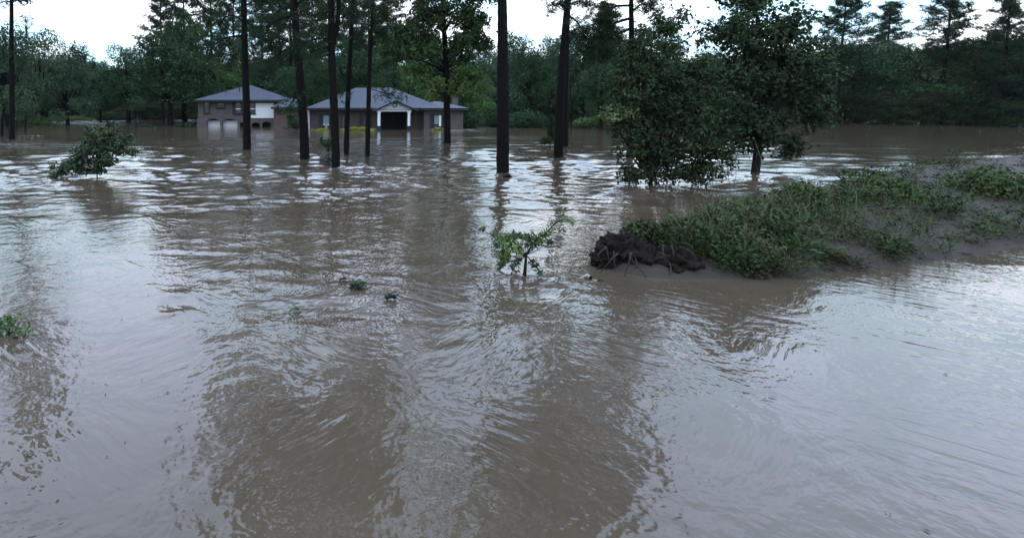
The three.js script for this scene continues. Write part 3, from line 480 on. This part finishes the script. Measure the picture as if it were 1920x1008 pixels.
{ // bare crown tip against the left sky
  const d = 80, p = at(50, 200, d), g = base('bare_tree', V(p.x, 0, p.z), 'wispy nearly bare tree top against the left sky', 'tree'), b = new MB(), L = new Leaves(), R = rng(91); const top = at(48, 34, d).sub(g.position); b.tube(curve([V(0, -0.8, 0), V(0.3, 6, 0), top], 14), (t) => 0.2 * (1 - 0.9 * t) + 0.02, 7);
  for (let k = 0; k < 34; k++) { const t = 0.55 + 0.45 * R(), s = V(0, 0, 0).lerp(top, t), dir = rdir(R); dir.y = Math.abs(dir.y) + 0.4; const e = s.clone().addScaledVector(dir, 0.6 + 1.4 * (1.1 - t) * 2); b.tube([s, s.clone().lerp(e, 0.5).add(V(0, 0.1, 0)), e], [0.05, 0.03, 0.015], 4); if (k % 2) fillLobe(L, R, e, 0.45, 0.3, 0.45, 26, 0.22, OLIVE, {}); }
  add(g, 'trunk', b.geo(), M.twig); add(g, 'crown', L.geo(), M.leaf);
}
{ // crooked dead limb left of the two-storey roof
  const d = 77, P = (x, y) => at(x, y, d), p = onWater(408, 240.2); p.z = -d; const g = base('dead_tree', V(P(408, 200).x, 0, -d), 'crooked dead tree with a twisted bare limb left of the two storey roof', 'tree'), q = (x, y) => P(x, y).sub(g.position), b = new MB();
  b.tube(curve([q(408, 244), q(407, 200), q(405, 160), q(402, 142), q(396, 134), q(382, 128)], 16), (t) => 0.26 * (1 - 0.85 * t) + 0.03, 8, 0.15, 4); b.tube(curve([q(404, 150), q(384, 124), q(390, 113), q(392, 98), q(388, 88)], 12), (t) => 0.09 * (1 - 0.6 * t), 6, 0.1, 3); b.tube(curve([q(388, 92), q(376, 93), q(366, 87)], 6), (t) => 0.05 * (1 - 0.6 * t), 5); b.tube(curve([q(390, 90), q(396, 78), q(420, 70)], 6), (t) => 0.07 * (1 - 0.6 * t), 5);
  add(g, 'trunk', b.geo(), M.bark);
}
// the branching tree by the ranch house
{
  const g = undergrowth('branching_tree', [[760, 62, 36, 22], [800, 34, 40, 32], [852, 18, 48, 38], [812, 76, 34, 16], [870, 74, 30, 18], [726, 86, 24, 14, 1.1], [890, 46, 30, 28], [906, 84, 18, 18], [792, 92, 42, 20, 1.1], [742, 100, 34, 16, 1.1], [716, 116, 24, 10], [862, 104, 26, 20], [880, 142, 28, 24, 1, GREEN], [858, 164, 26, 18, 1.25, LIGHT], [820, 158, 20, 16, 1.1, LIGHT], [884, 180, 18, 14, 1, GREEN], [808, 178, 12, 10, 1, LIGHT], [868, 130, 18, 14, 1.1, LIGHT], [795, 128, 26, 10, 1, GREEN], [830, -50, 90, 50], [770, -30, 60, 40], [900, -30, 55, 45], [830, -130, 80, 60]],
    'branching leafy tree with spreading limbs in front of the chimney', 'tree', [0.042, 0.070, 0.028], 0.17, { d: onWater(839, 268).z * -1, foot: [839], fork: [837, 128], stem: 0.035, seed: 31, gap: -0.06, density: 1.9, fill: 0.5, leafName: 'crown', wood: 'branch', cell: 1.5 });
  const d = -onWater(839, 268).z, q = (x, y) => at(x, y, d).sub(g.position), b = new MB(); b.tube(curve([q(839, 300), q(839, 268), q(838, 200), q(837, 130), q(833, 60), q(830, 0), q(829, -80)], 40), (t) => lerp(0.27, 0.10, t), 14, 0.08, 7);
  for (const l of [[[837, 138], [815, 126], [790, 116], [760, 112]], [[836, 120], [812, 100], [788, 94], [770, 98]], [[838, 116], [856, 104], [880, 92]], [[838, 124], [858, 118], [874, 110]], [[834, 60], [850, 30], [862, 0]], [[838, 100], [872, 72], [895, 58]], [[834, 50], [818, 20], [800, 4]], [[837, 150], [856, 160], [870, 166]]]) b.tube(curve(l.map(([x, y], i) => q(x, y).add(V(0, 0, i * 0.35 * (l[1][0] % 2 ? 1 : -1)))), 8), (t) => 0.10 * (1 - 0.75 * t), 6, 0.1, l[0][1]);
  add(g, 'trunk', b.geo(), M.bark); STEMS.push([g.position.x, g.position.z, 0.25]);
}
// bushes standing in the stream
undergrowth('flooded_bush', [[192, 252, 36, 18, 1, [0.040, 0.052, 0.018]], [218, 268, 26, 13], [166, 280, 36, 15], [196, 278, 34, 14], [130, 309, 26, 12], [112, 325, 15, 6], [178, 303, 28, 12], [150, 298, 26, 12], [228, 284, 16, 7], [244, 290, 9, 4], [148, 318, 14, 8], [222, 240, 10, 8], [170, 240, 10, 8], [200, 300, 22, 12], [160, 318, 20, 9], [186, 318, 16, 8], [120, 318, 16, 9], [205, 262, 34, 16], [250, 268, 9, 4], [102, 312, 9, 5], [206, 232, 8, 6], [158, 264, 10, 5], [240, 254, 10, 5], [98, 330, 8, 5], [250, 282, 7, 4]],
  'broad green bush bent over by the current in the left water', 'bush', [0.026, 0.040, 0.020], 0.105, { d: 18.6, foot: [176], fork: [178, 318], stem: 0.016, seed: 41, gap: 0.0, fill: 0.7, density: 1.6, cell: 3, leafName: 'foliage', mat: M.gloss });
undergrowth('flooded_sprig', [[612, 268, 12, 9], [602, 262, 6, 4], [622, 276, 8, 6], [595, 272, 5, 3]], 'small green sprig in the water just left of the forked pine', 'bush', [0.030, 0.050, 0.022], 0.10, { d: 27.5, foot: [616], fork: [616, 284], stem: 0.018, seed: 43, gap: -0.1 });
undergrowth('leaf_snag', [[616, 294, 11, 7], [606, 300, 8, 5], [622, 302, 9, 5]], 'leafy snag caught at the foot of the forked pine', 'debris', [0.05, 0.06, 0.05], 0.09, { d: 23.2, foot: [616], fork: [616, 304], stem: 0.016, seed: 44, gap: -0.1, mat: M.gloss });
undergrowth('vine_clump', [[1028, 262, 14, 7], [1034, 236, 8, 22, 0.8], [1020, 266, 8, 4], [1038, 250, 7, 14]], 'dark vine clump against the left side of the nearer twin trunk', 'plant', DARK, 0.10, { d: 32.5, foot: [1032], fork: [1032, 268], stem: 0.03, seed: 45, gap: -0.1 });
undergrowth('garden_bush', [[549, 230, 12, 9], [538, 236, 9, 5, 1.3, [0.05, 0.06, 0.04]], [556, 236, 9, 6], [545, 219, 7, 7]], 'dark garden bush in the corner between the two houses', 'bush', DARK, 0.16, { d: 57.5, foot: [543], fork: [543, 240], stem: 0.03, seed: 46, density: 1.5 });
for (const [px, py, w, h, l] of [[592, 244, 8, 2.6, 'yellow green shrub row leftmost below the blue green window'], [607, 243, 9, 3, 'yellow green shrub under the blue green window'], [645, 243, 7, 2.4, 'small yellow green shrub between the forked and slim trunks'], [664, 241.5, 10, 4, 'largest yellow green shrub left of the slimmest trunk'], [681, 241, 10, 3.6, 'yellow green shrub just left of the slimmest trunk'], [697, 243, 7, 2.4, 'yellow green shrub just right of the slimmest trunk'], [822, 240.5, 11, 1.2, 'low yellow green shrub below the right wing window']])
  undergrowth('garden_shrub', [[px, py, w, h * 1.2], [px - w * 0.5, py + 1, w * 0.6, h], [px + w * 0.5, py + 1, w * 0.6, h]], l, 'shrub', [0.15, 0.165, 0.022], 0.13, { d: 57 + (px % 3) * 0.3, foot: [px], stem: 0.02, seed: px, fill: 0.6, density: 1.6 });
for (const [px, py, rx, ry, d, tint, l] of [[985, 222, 38, 16, 64, TEAL, 'teal bush over the water between the thickest trunk and the twins'], [925, 222, 20, 14, 66, DARK, 'dark bush at the shore right of the chimney'], [968, 190, 20, 20, 68, TEAL, 'tall bush behind the teal shore bush'], [880, 226, 14, 14, 62, DARK, 'dark bush at the right end of the ranch house'], [1100, 228, 24, 9, 63, [0.075, 0.115, 0.045], 'bright ferny shrub at the shore right of the thin bare trunk'], [1124, 226, 22, 9, 60, [0.05, 0.08, 0.03], 'green shrub between the ferny shrub and the thicket'], [915, 205, 16, 22, 70, GREEN, 'yellow green bush right of the ranch house roof'], [275, 236, 14, 5, 66, DARK, 'low dark bush left of the big dark tree trunk'], [345, 235, 16, 5, 66, DARK, 'low dark bush right of the big dark tree trunk'], [130, 222, 40, 7, 98, OLIVE, 'long low bush above the left foam streak'], [210, 216, 34, 9, 100, DARK, 'low dark bush at the far end of the foam streak'], [50, 228, 44, 14, 70, OLIVE, 'scrubby olive bush behind the left sapling trunks'], [400, 176, 22, 26, 75, DARK, 'dark bush beside the left wall of the two storey house'], [868, 208, 12, 22, 70, DARK, 'dark shrub behind the chimney']])
  undergrowth('shore_bush', [[px, py, rx, ry], [px - rx * 0.6, py + ry * 0.35, rx * 0.6, ry * 0.7], [px + rx * 0.6, py + ry * 0.3, rx * 0.6, ry * 0.7], [px + rx * 0.1, py + ry * 0.6, rx * 0.8, ry * 0.6]], l, 'bush', tint, 0.22, { d, foot: [px], stem: 0.05, seed: px + 3, fill: 0.45, density: 1.1 });
// the thicket that overhangs the water on the right
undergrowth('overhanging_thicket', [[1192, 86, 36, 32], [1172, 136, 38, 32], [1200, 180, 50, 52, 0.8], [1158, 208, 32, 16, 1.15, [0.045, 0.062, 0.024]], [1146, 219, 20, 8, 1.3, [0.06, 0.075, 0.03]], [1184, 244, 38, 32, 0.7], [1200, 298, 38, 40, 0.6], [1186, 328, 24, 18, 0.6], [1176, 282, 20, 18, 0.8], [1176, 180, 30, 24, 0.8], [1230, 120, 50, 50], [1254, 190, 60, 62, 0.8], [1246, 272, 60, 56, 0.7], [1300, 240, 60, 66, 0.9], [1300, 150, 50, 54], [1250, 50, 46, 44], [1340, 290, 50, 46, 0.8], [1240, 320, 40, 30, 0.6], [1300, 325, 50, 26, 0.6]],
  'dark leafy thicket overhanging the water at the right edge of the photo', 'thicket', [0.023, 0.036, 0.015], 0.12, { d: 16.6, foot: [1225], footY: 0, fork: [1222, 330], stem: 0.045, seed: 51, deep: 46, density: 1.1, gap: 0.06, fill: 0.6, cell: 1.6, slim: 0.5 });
undergrowth('leafy_tree', [[1390, 60, 70, 54], [1440, 130, 80, 60, 0.8], [1360, 160, 60, 50, 0.8], [1480, 60, 60, 50], [1500, 200, 60, 50, 0.9], [1400, 240, 70, 50, 0.7], [1420, -10, 70, 40], [1345, 220, 36, 26, 0.7], [1470, 270, 40, 26, 0.7], [1530, 130, 50, 46]],
  'broad dark tree on the bank right of the overhanging thicket', 'tree', [0.027, 0.042, 0.019], 0.15, { d: 20, foot: [1425], footY: 0, fork: [1424, 230], stem: 0.10, seed: 52, density: 1.2, gap: 0.0, fill: 0.6, cell: 1.2, leafName: 'crown', wood: 'trunk' });
// sapling in the near water
{
  const d = onWater(984, 520).z * -1, g = undergrowth('young_sapling', [[956, 458, 20, 15, 1.25, LIGHT], [946, 478, 13, 14, 1.1, [0.05, 0.085, 0.02]], [985, 443, 28, 8, 1, [0.05, 0.07, 0.03]], [964, 440, 18, 7], [963, 500, 9, 10, 0.7], [1003, 492, 9, 9, 0.7], [972, 468, 12, 8, 1.1, LIGHT], [1008, 450, 12, 8, 1, LIGHT], [906, 430, 6, 4, 0.8], [926, 440, 10, 4, 0.8], [940, 495, 8, 8, 0.7], [992, 456, 16, 9], [1022, 438, 14, 6, 1, LIGHT], [950, 446, 16, 8, 1.1, LIGHT], [1012, 508, 8, 7, 0.7], [972, 488, 9, 8, 0.8], [930, 458, 9, 7], [1030, 452, 9, 6]],
    'small forked sapling with feathery green leaves in the near water', 'sapling', [0.040, 0.056, 0.028], 0.055, { d, foot: [984], fork: [987, 478], stem: 0.007, seed: 61, gap: -0.05, density: 1.15, cell: 7, fill: 0.6, slim: 0.5 });
  const q = (x, y) => at(x, y, d).sub(g.position), b = new MB(), L = new Leaves(), R = rng(62), c = curve([q(987, 477), q(1004, 452), q(1026, 434), q(1050, 413), q(1066, 411), q(1078, 419)], 30); b.tube(c, (t) => 0.012 * (1 - 0.8 * t) + 0.002, 6); b.tube(curve([q(984, 530), q(985, 505), q(987, 476)], 8), (t) => 0.026 - 0.008 * t, 8, 0.1, 2); b.tube(curve([q(987, 477), q(968, 455), q(950, 440)], 8), (t) => 0.012 * (1 - 0.7 * t), 5);
  for (let k = 6; k < 30; k++) for (const s of [-1, 1]) { const t = c[k].clone().sub(c[k - 1]).normalize(), dir = V(-t.y * s, t.x * s, (R() - 0.5)).addScaledVector(t, 0.5).normalize(), v = 0.8 + 0.5 * R(); L.leaf(c[k], V(0, 0.5, 0.8).add(rdir(R).multiplyScalar(0.4)).normalize(), dir, 0.075 * (1 - k / 60) + 0.02, 0.022, [0.06 * v, 0.09 * v, 0.03 * v]); }
  add(g, 'trunk', b.geo(), M.twig); add(g, 'frond', L.geo(), M.leaf); STEMS.push([g.position.x, g.position.z, 0.04]);
}
// the log and shrubs on the bank
{
  const p = at(1165, 500, 8.3), k = 8.3 / F; p.y = 0; const g = base('uprooted_stump', p, 'black wet uprooted stump at the tip of the right bank', 'stump'), b = new MB();
  const lump = (b, c, rx, ry, rz, seed) => { const N = 44, K = 64, s0 = b.v.length / 3; for (let j = 0; j <= N; j++) for (let i = 0; i <= K; i++) { const th = j / N * Math.PI, ph = (i % K) / K * 2 * Math.PI, d = V(Math.sin(th) * Math.cos(ph), Math.cos(th), Math.sin(th) * Math.sin(ph)), r = 1 + 0.22 * n3(d.x * 1.6 + seed, d.y * 1.6, d.z * 1.6) + 0.12 * n3(d.x * 5, d.y * 5 + seed, d.z * 5) + 0.09 * n3(d.x * 11, d.y * 11, d.z * 11 + seed) + 0.05 * n3(d.x * 23, d.y * 23, d.z * 23 + seed); b.p(c.x + d.x * rx * r, c.y + d.y * ry * r, c.z + d.z * rz * r, ph, th); }
    for (let j = 0; j < N; j++) for (let i = 0; i < K; i++) { const q = s0 + j * (K + 1) + i; b.i.push(q, q + 1, q + K + 2, q, q + K + 2, q + K + 1); } };
  lump(b, V(4 * k, 0.15, -0.05), 44 * k, 36 * k, 0.32, 3); lump(b, V(-36 * k, 0.06, 0.05), 25 * k, 22 * k, 0.2, 7); lump(b, V(40 * k, 0.05, 0.16), 46 * k, 32 * k, 0.32, 9); lump(b, V(76 * k, 0.06, 0.26), 44 * k, 30 * k, 0.34, 12);
  add(g, 'root_mass', b.geo(), M.clod);
  { const R2 = rng(29); for (let j = 0; j < 22; j++) { const x = -0.42 + 1.2 * R2(), z = 0.05 + 0.45 * R2(), q = new MB(), y = 0.08 + 0.26 * R2(); q.tube(curve([V(x, y - 0.06, z - 0.12), V(x + 0.08 * (R2() - 0.5), y + 0.06, z), V(x + 0.3 * (R2() - 0.6), y - 0.02 + 0.14 * (R2() - 0.5), z + 0.16), V(x + 0.5 * (R2() - 0.6), -0.02, z + 0.3 * R2())], 8), (t) => 0.016 * (1 - 0.7 * t), 5, 0.2, j); add(g, 'root', q.geo(), M.pale_root); } }
  const l = new MB(); l.tube(curve([V(0.1, 0.16, -0.1), V(0.5, 0.2, -0.3), V(0.9, 0.22, -0.5), V(1.3, 0.2, -0.7)], 20), (t) => 0.17 - 0.05 * t, 16, 0.16, 8); add(g, 'trunk', l.geo(), M.wet_wood);
  for (const [x, y, z, ex, ey, ez] of [[-0.35, 0.05, 0.15, -0.52, -0.02, 0.3], [0.1, 0.02, 0.3, 0.3, -0.04, 0.62], [-0.2, 0.25, 0.0, -0.34, 0.36, 0.05], [0.35, 0.02, 0.35, 0.75, -0.02, 0.6], [0.0, 0.3, 0.0, 0.06, 0.46, 0.1]]) { const q = new MB(); q.tube(curve([V(x, y, z), V((x + ex) / 2, (y + ey) / 2 + 0.03, (z + ez) / 2), V(ex, ey, ez)], 6), (t) => 0.035 * (1 - 0.8 * t) + 0.004, 7, 0.2, ex); add(g, 'root', q.geo(), M.wet_wood); }
}
undergrowth('bank_shrub', [[1194, 440, 26, 22], [1214, 424, 22, 16], [1176, 436, 13, 11], [1191, 424, 12, 8], [1166, 450, 9, 6], [1178, 454, 14, 9], [1214, 470, 32, 26, 0.7], [1240, 450, 36, 32], [1172, 470, 10, 6], [1187, 428, 9, 6], [1260, 480, 36, 28, 0.8], [1218, 505, 34, 20, 0.6], [1275, 512, 40, 20, 0.7], [1290, 465, 30, 26]], 'leafy shrub behind the stump at the right edge of the photo', 'shrub', [0.026, 0.036, 0.013], 0.06, { d: 8.6, foot: [1225], footY: 0.1, fork: [1226, 505], stem: 0.012, seed: 71, gap: -0.1, density: 1.1, fill: 0.55 });
for (const [px, py, rx, ry, d, l] of [[1360, 430, 60, 50, 9.6, 'broad low shrub on the bank right of the stump'], [1500, 400, 70, 60, 11.0, 'rounded shrub on the bank, second to the right of the stump'], [1660, 400, 80, 70, 11.5, 'large shrub on the bank towards the right edge'], [1850, 390, 90, 80, 12, 'large shrub on the bank at the right edge']]) {
  const s = at(px, 200, d), fy = Math.max(0, bank(s.x, s.z)) - 0.02; undergrowth('bank_shrub', [[px, py, rx, ry], [px - rx * 0.7, py + ry * 0.3, rx * 0.6, ry * 0.6], [px + rx * 0.7, py + ry * 0.25, rx * 0.6, ry * 0.65], [px + rx * 0.1, py - ry * 0.5, rx * 0.6, ry * 0.5]], l, 'shrub', [0.034, 0.050, 0.018], 0.075, { d, foot: [px], footY: fy, stem: 0.018, seed: px, gap: -0.05, density: 1.1, fill: 0.5 });
}
{ // weeds and leaf litter on the bank
  const R = rng(83), make = (n, len, wid, up, tint) => { const L = new Leaves(); for (let k = 0; k < n; k++) { const r = 0.16 * Math.sqrt(R()), a = R() * 6.28, v = 0.6 + 0.8 * R(); L.leaf(V(r * Math.cos(a), up * R() * 0.25, r * Math.sin(a)), V(R() - 0.5, 0.9, R() - 0.5).normalize(), V(Math.cos(a) + R() - 0.5, up * (R() - 0.2), Math.sin(a) + R() - 0.5).normalize(), len * (0.6 + 0.8 * R()), wid * (0.7 + 0.6 * R()), tint.map((c) => c * v)); } return L.geo(); };
  const kinds = [[make(70, 0.055, 0.032, 0.8, [0.028, 0.040, 0.014]), 520], [make(46, 0.15, 0.007, 1.5, [0.040, 0.044, 0.020]), 420], [make(14, 0.26, 0.006, 2.2, [0.075, 0.062, 0.040]), 240], [make(40, 0.07, 0.04, 0.05, [0.040, 0.030, 0.020]), 520], [make(70, 0.07, 0.035, 1.4, [0.024, 0.040, 0.014]), 300]];
  const g = new THREE.Group(); g.name = 'bank_weeds'; scene.add(tag(g, 'mixed low weeds and dead leaves on the muddy bank', null, null, 'stuff')); const o = new THREE.Object3D();
  for (const [geo, n] of kinds) { const im = new THREE.InstancedMesh(geo, M.leaf, n); let k = 0; while (k < n) { const d = 1.2 + 30 * R() * R(), t = R() * 1.3 - 0.25, x = spine[0][0] - 0.4 + d * Math.cos(t), z = spine[0][1] + 0.2 - d * Math.sin(t) + (R() - 0.5) * 2, y = bank(x, z); if (y < 0.03 || n2(x * 0.7 + n, z * 0.7) < -0.05) continue; o.position.set(x, y - 0.01, z); o.rotation.set(0.3 * (R() - 0.5), R() * 6.28, 0.3 * (R() - 0.5)); const q = 0.5 + 1.1 * R() * R(); o.scale.set(q, q * (0.6 + 0.8 * R()), q); o.updateMatrix(); im.setMatrixAt(k++, o.matrix); } im.name = 'foliage'; im.userData.kind = 'stuff'; g.add(im); }
}
{ // bits of bark and leaf carried by the stream, drawn out along the current
  const R = rng(87), L = new Leaves(); L.leaf(V(-0.02, 0, 0), V(0, 1, 0.1).normalize(), V(1, 0, 0), 0.05, 0.02, [0.035, 0.030, 0.016]); const n = 420, im = new THREE.InstancedMesh(L.geo(), M.gloss, n), o = new THREE.Object3D(); let k = 0;
  while (k < n) { const r = 3 + 16 * Math.pow(R(), 1.4), a = (-34 + 84 * R()) * Math.PI / 180, x = r * Math.sin(a), z = -r * Math.cos(a); if (n2(x * 0.25, z * 1.1) < 0.25 || bank(x, z) > -0.05) continue; o.position.set(x, 0.006, z); o.rotation.set(0, R() * 6.28, 0); o.scale.setScalar(0.35 + 0.9 * R() * R()); o.updateMatrix(); im.setMatrixAt(k++, o.matrix); }
  im.name = 'leaf_litter'; scene.add(tag(im, 'specks of leaf and bark drifting on the flood water', null, null, 'stuff'));
}
// plant at the lower left, whose tips show in the photograph
undergrowth('waterside_plant', [[18, 592, 16, 8], [44, 594, 14, 7], [8, 610, 30, 14], [40, 620, 30, 16], [-20, 620, 40, 24]], 'green leafy plant at the lower left, tips against the water', 'plant', [0.05, 0.075, 0.03], 0.05, { d: 5.7, foot: [15], fork: [15, 636], stem: 0.008, seed: 91, gap: -0.1, density: 0.6, fill: 0.5 });
// floating bits
function drift(name, px, py, label, fn) { const p = onWater(px, py); p.y = 0.012; const g = base(name, p, label, 'debris'); fn(g, -p.z / F); return g; }
const clump = (n, size, len, tint, seed) => (g, k) => { const R = rng(seed), L = new Leaves(), b = new MB(); for (let j = 0; j < n; j++) L.leaf(V((R() - 0.5) * len * k, 0.005 + 0.085 * R() * R(), (R() - 0.5) * len * 0.7 * k), V(R() - 0.5, 1, R() - 0.5).normalize(), V(R() - 0.5, 0.15 * R(), R() - 0.5).normalize(), size, size * 0.5, tint.map((v) => v * (0.6 + 0.8 * R()))); b.tube(curve([V(-len * 0.55 * k, 0, 0.02), V(0, 0.03, 0), V(len * 0.55 * k, 0.01, -0.03)], 6), () => 0.008, 5); add(g, 'twig', b.geo(), M.twig); add(g, 'foliage', L.geo(), M.gloss); };
drift('floating_leaves', 670, 540, 'dark green leaf clump floating in the near water below centre', clump(130, 0.06, 26, [0.014, 0.022, 0.009], 3));
drift('floating_leaves', 733, 562, 'small dark sprig floating right of the leaf clump', clump(90, 0.055, 20, [0.010, 0.016, 0.010], 4));
drift('floating_leaves', 643, 527, 'tiny dark sprig floating left of the leaf clump', clump(30, 0.05, 12, [0.02, 0.022, 0.02], 6));
drift('floating_leaves', 552, 585, 'green weed just under the surface at the bottom of the photo', clump(30, 0.05, 20, [0.03, 0.06, 0.02], 7));
drift('floating_leaves', 60, 256, 'pale weed and sticks right of the lone left trunk', clump(60, 0.2, 44, [0.10, 0.11, 0.07], 8));
drift('floating_wood', 953, 333, 'dark chunk of wood drifting at the foot of the thickest trunk', (g, k) => { const b = new MB(); b.tube(curve([V(-9 * k, -0.03, 0), V(-2 * k, 0.05, 0.05), V(6 * k, 0.02, 0)], 10), (t) => 0.075 * (1 - 0.5 * t), 10, 0.3, 3); add(g, 'trunk', b.geo(), M.wet_wood); const q = new MB(); q.tube([V(0, 0.05, 0), V(4 * k, 0.12, 0.03)], [0.03, 0.01], 6); add(g, 'broken_branch', q.geo(), M.wet_wood); });
drift('floating_stick', 1100, 523, 'pale stick with a dark end floating before the stump', (g, k) => { const b = new MB(); b.tube(curve([V(-16 * k, 0.0, 0.03), V(-6 * k, 0.02, 0), V(2 * k, 0.03, -0.02), V(6 * k, 0.015, 0)], 12), (t) => 0.010 + 0.02 * smooth(0.3, 0.8, t), 9, 0.25, 6); add(g, 'stick', b.geo(), M.pale_wood); const q = new MB(); q.tube([V(5.5 * k, 0.016, 0), V(10 * k, 0.01, 0.01)], [0.032, 0.022], 9, 0.3, 5); add(g, 'knot', q.geo(), M.wet_wood); });
drift('floating_stick', 1126, 528, 'tiny dark twig floating right of the pale stick', (g, k) => { const b = new MB(); b.tube(curve([V(-5 * k, 0, 0), V(0, 0.015, 0.01), V(6 * k, 0.004, 0)], 8), (t) => 0.010 * (1 - 0.6 * t), 6, 0.2, 9); add(g, 'stick', b.geo(), M.wet_wood); });
buildWater();
renderer.render(scene, camera);
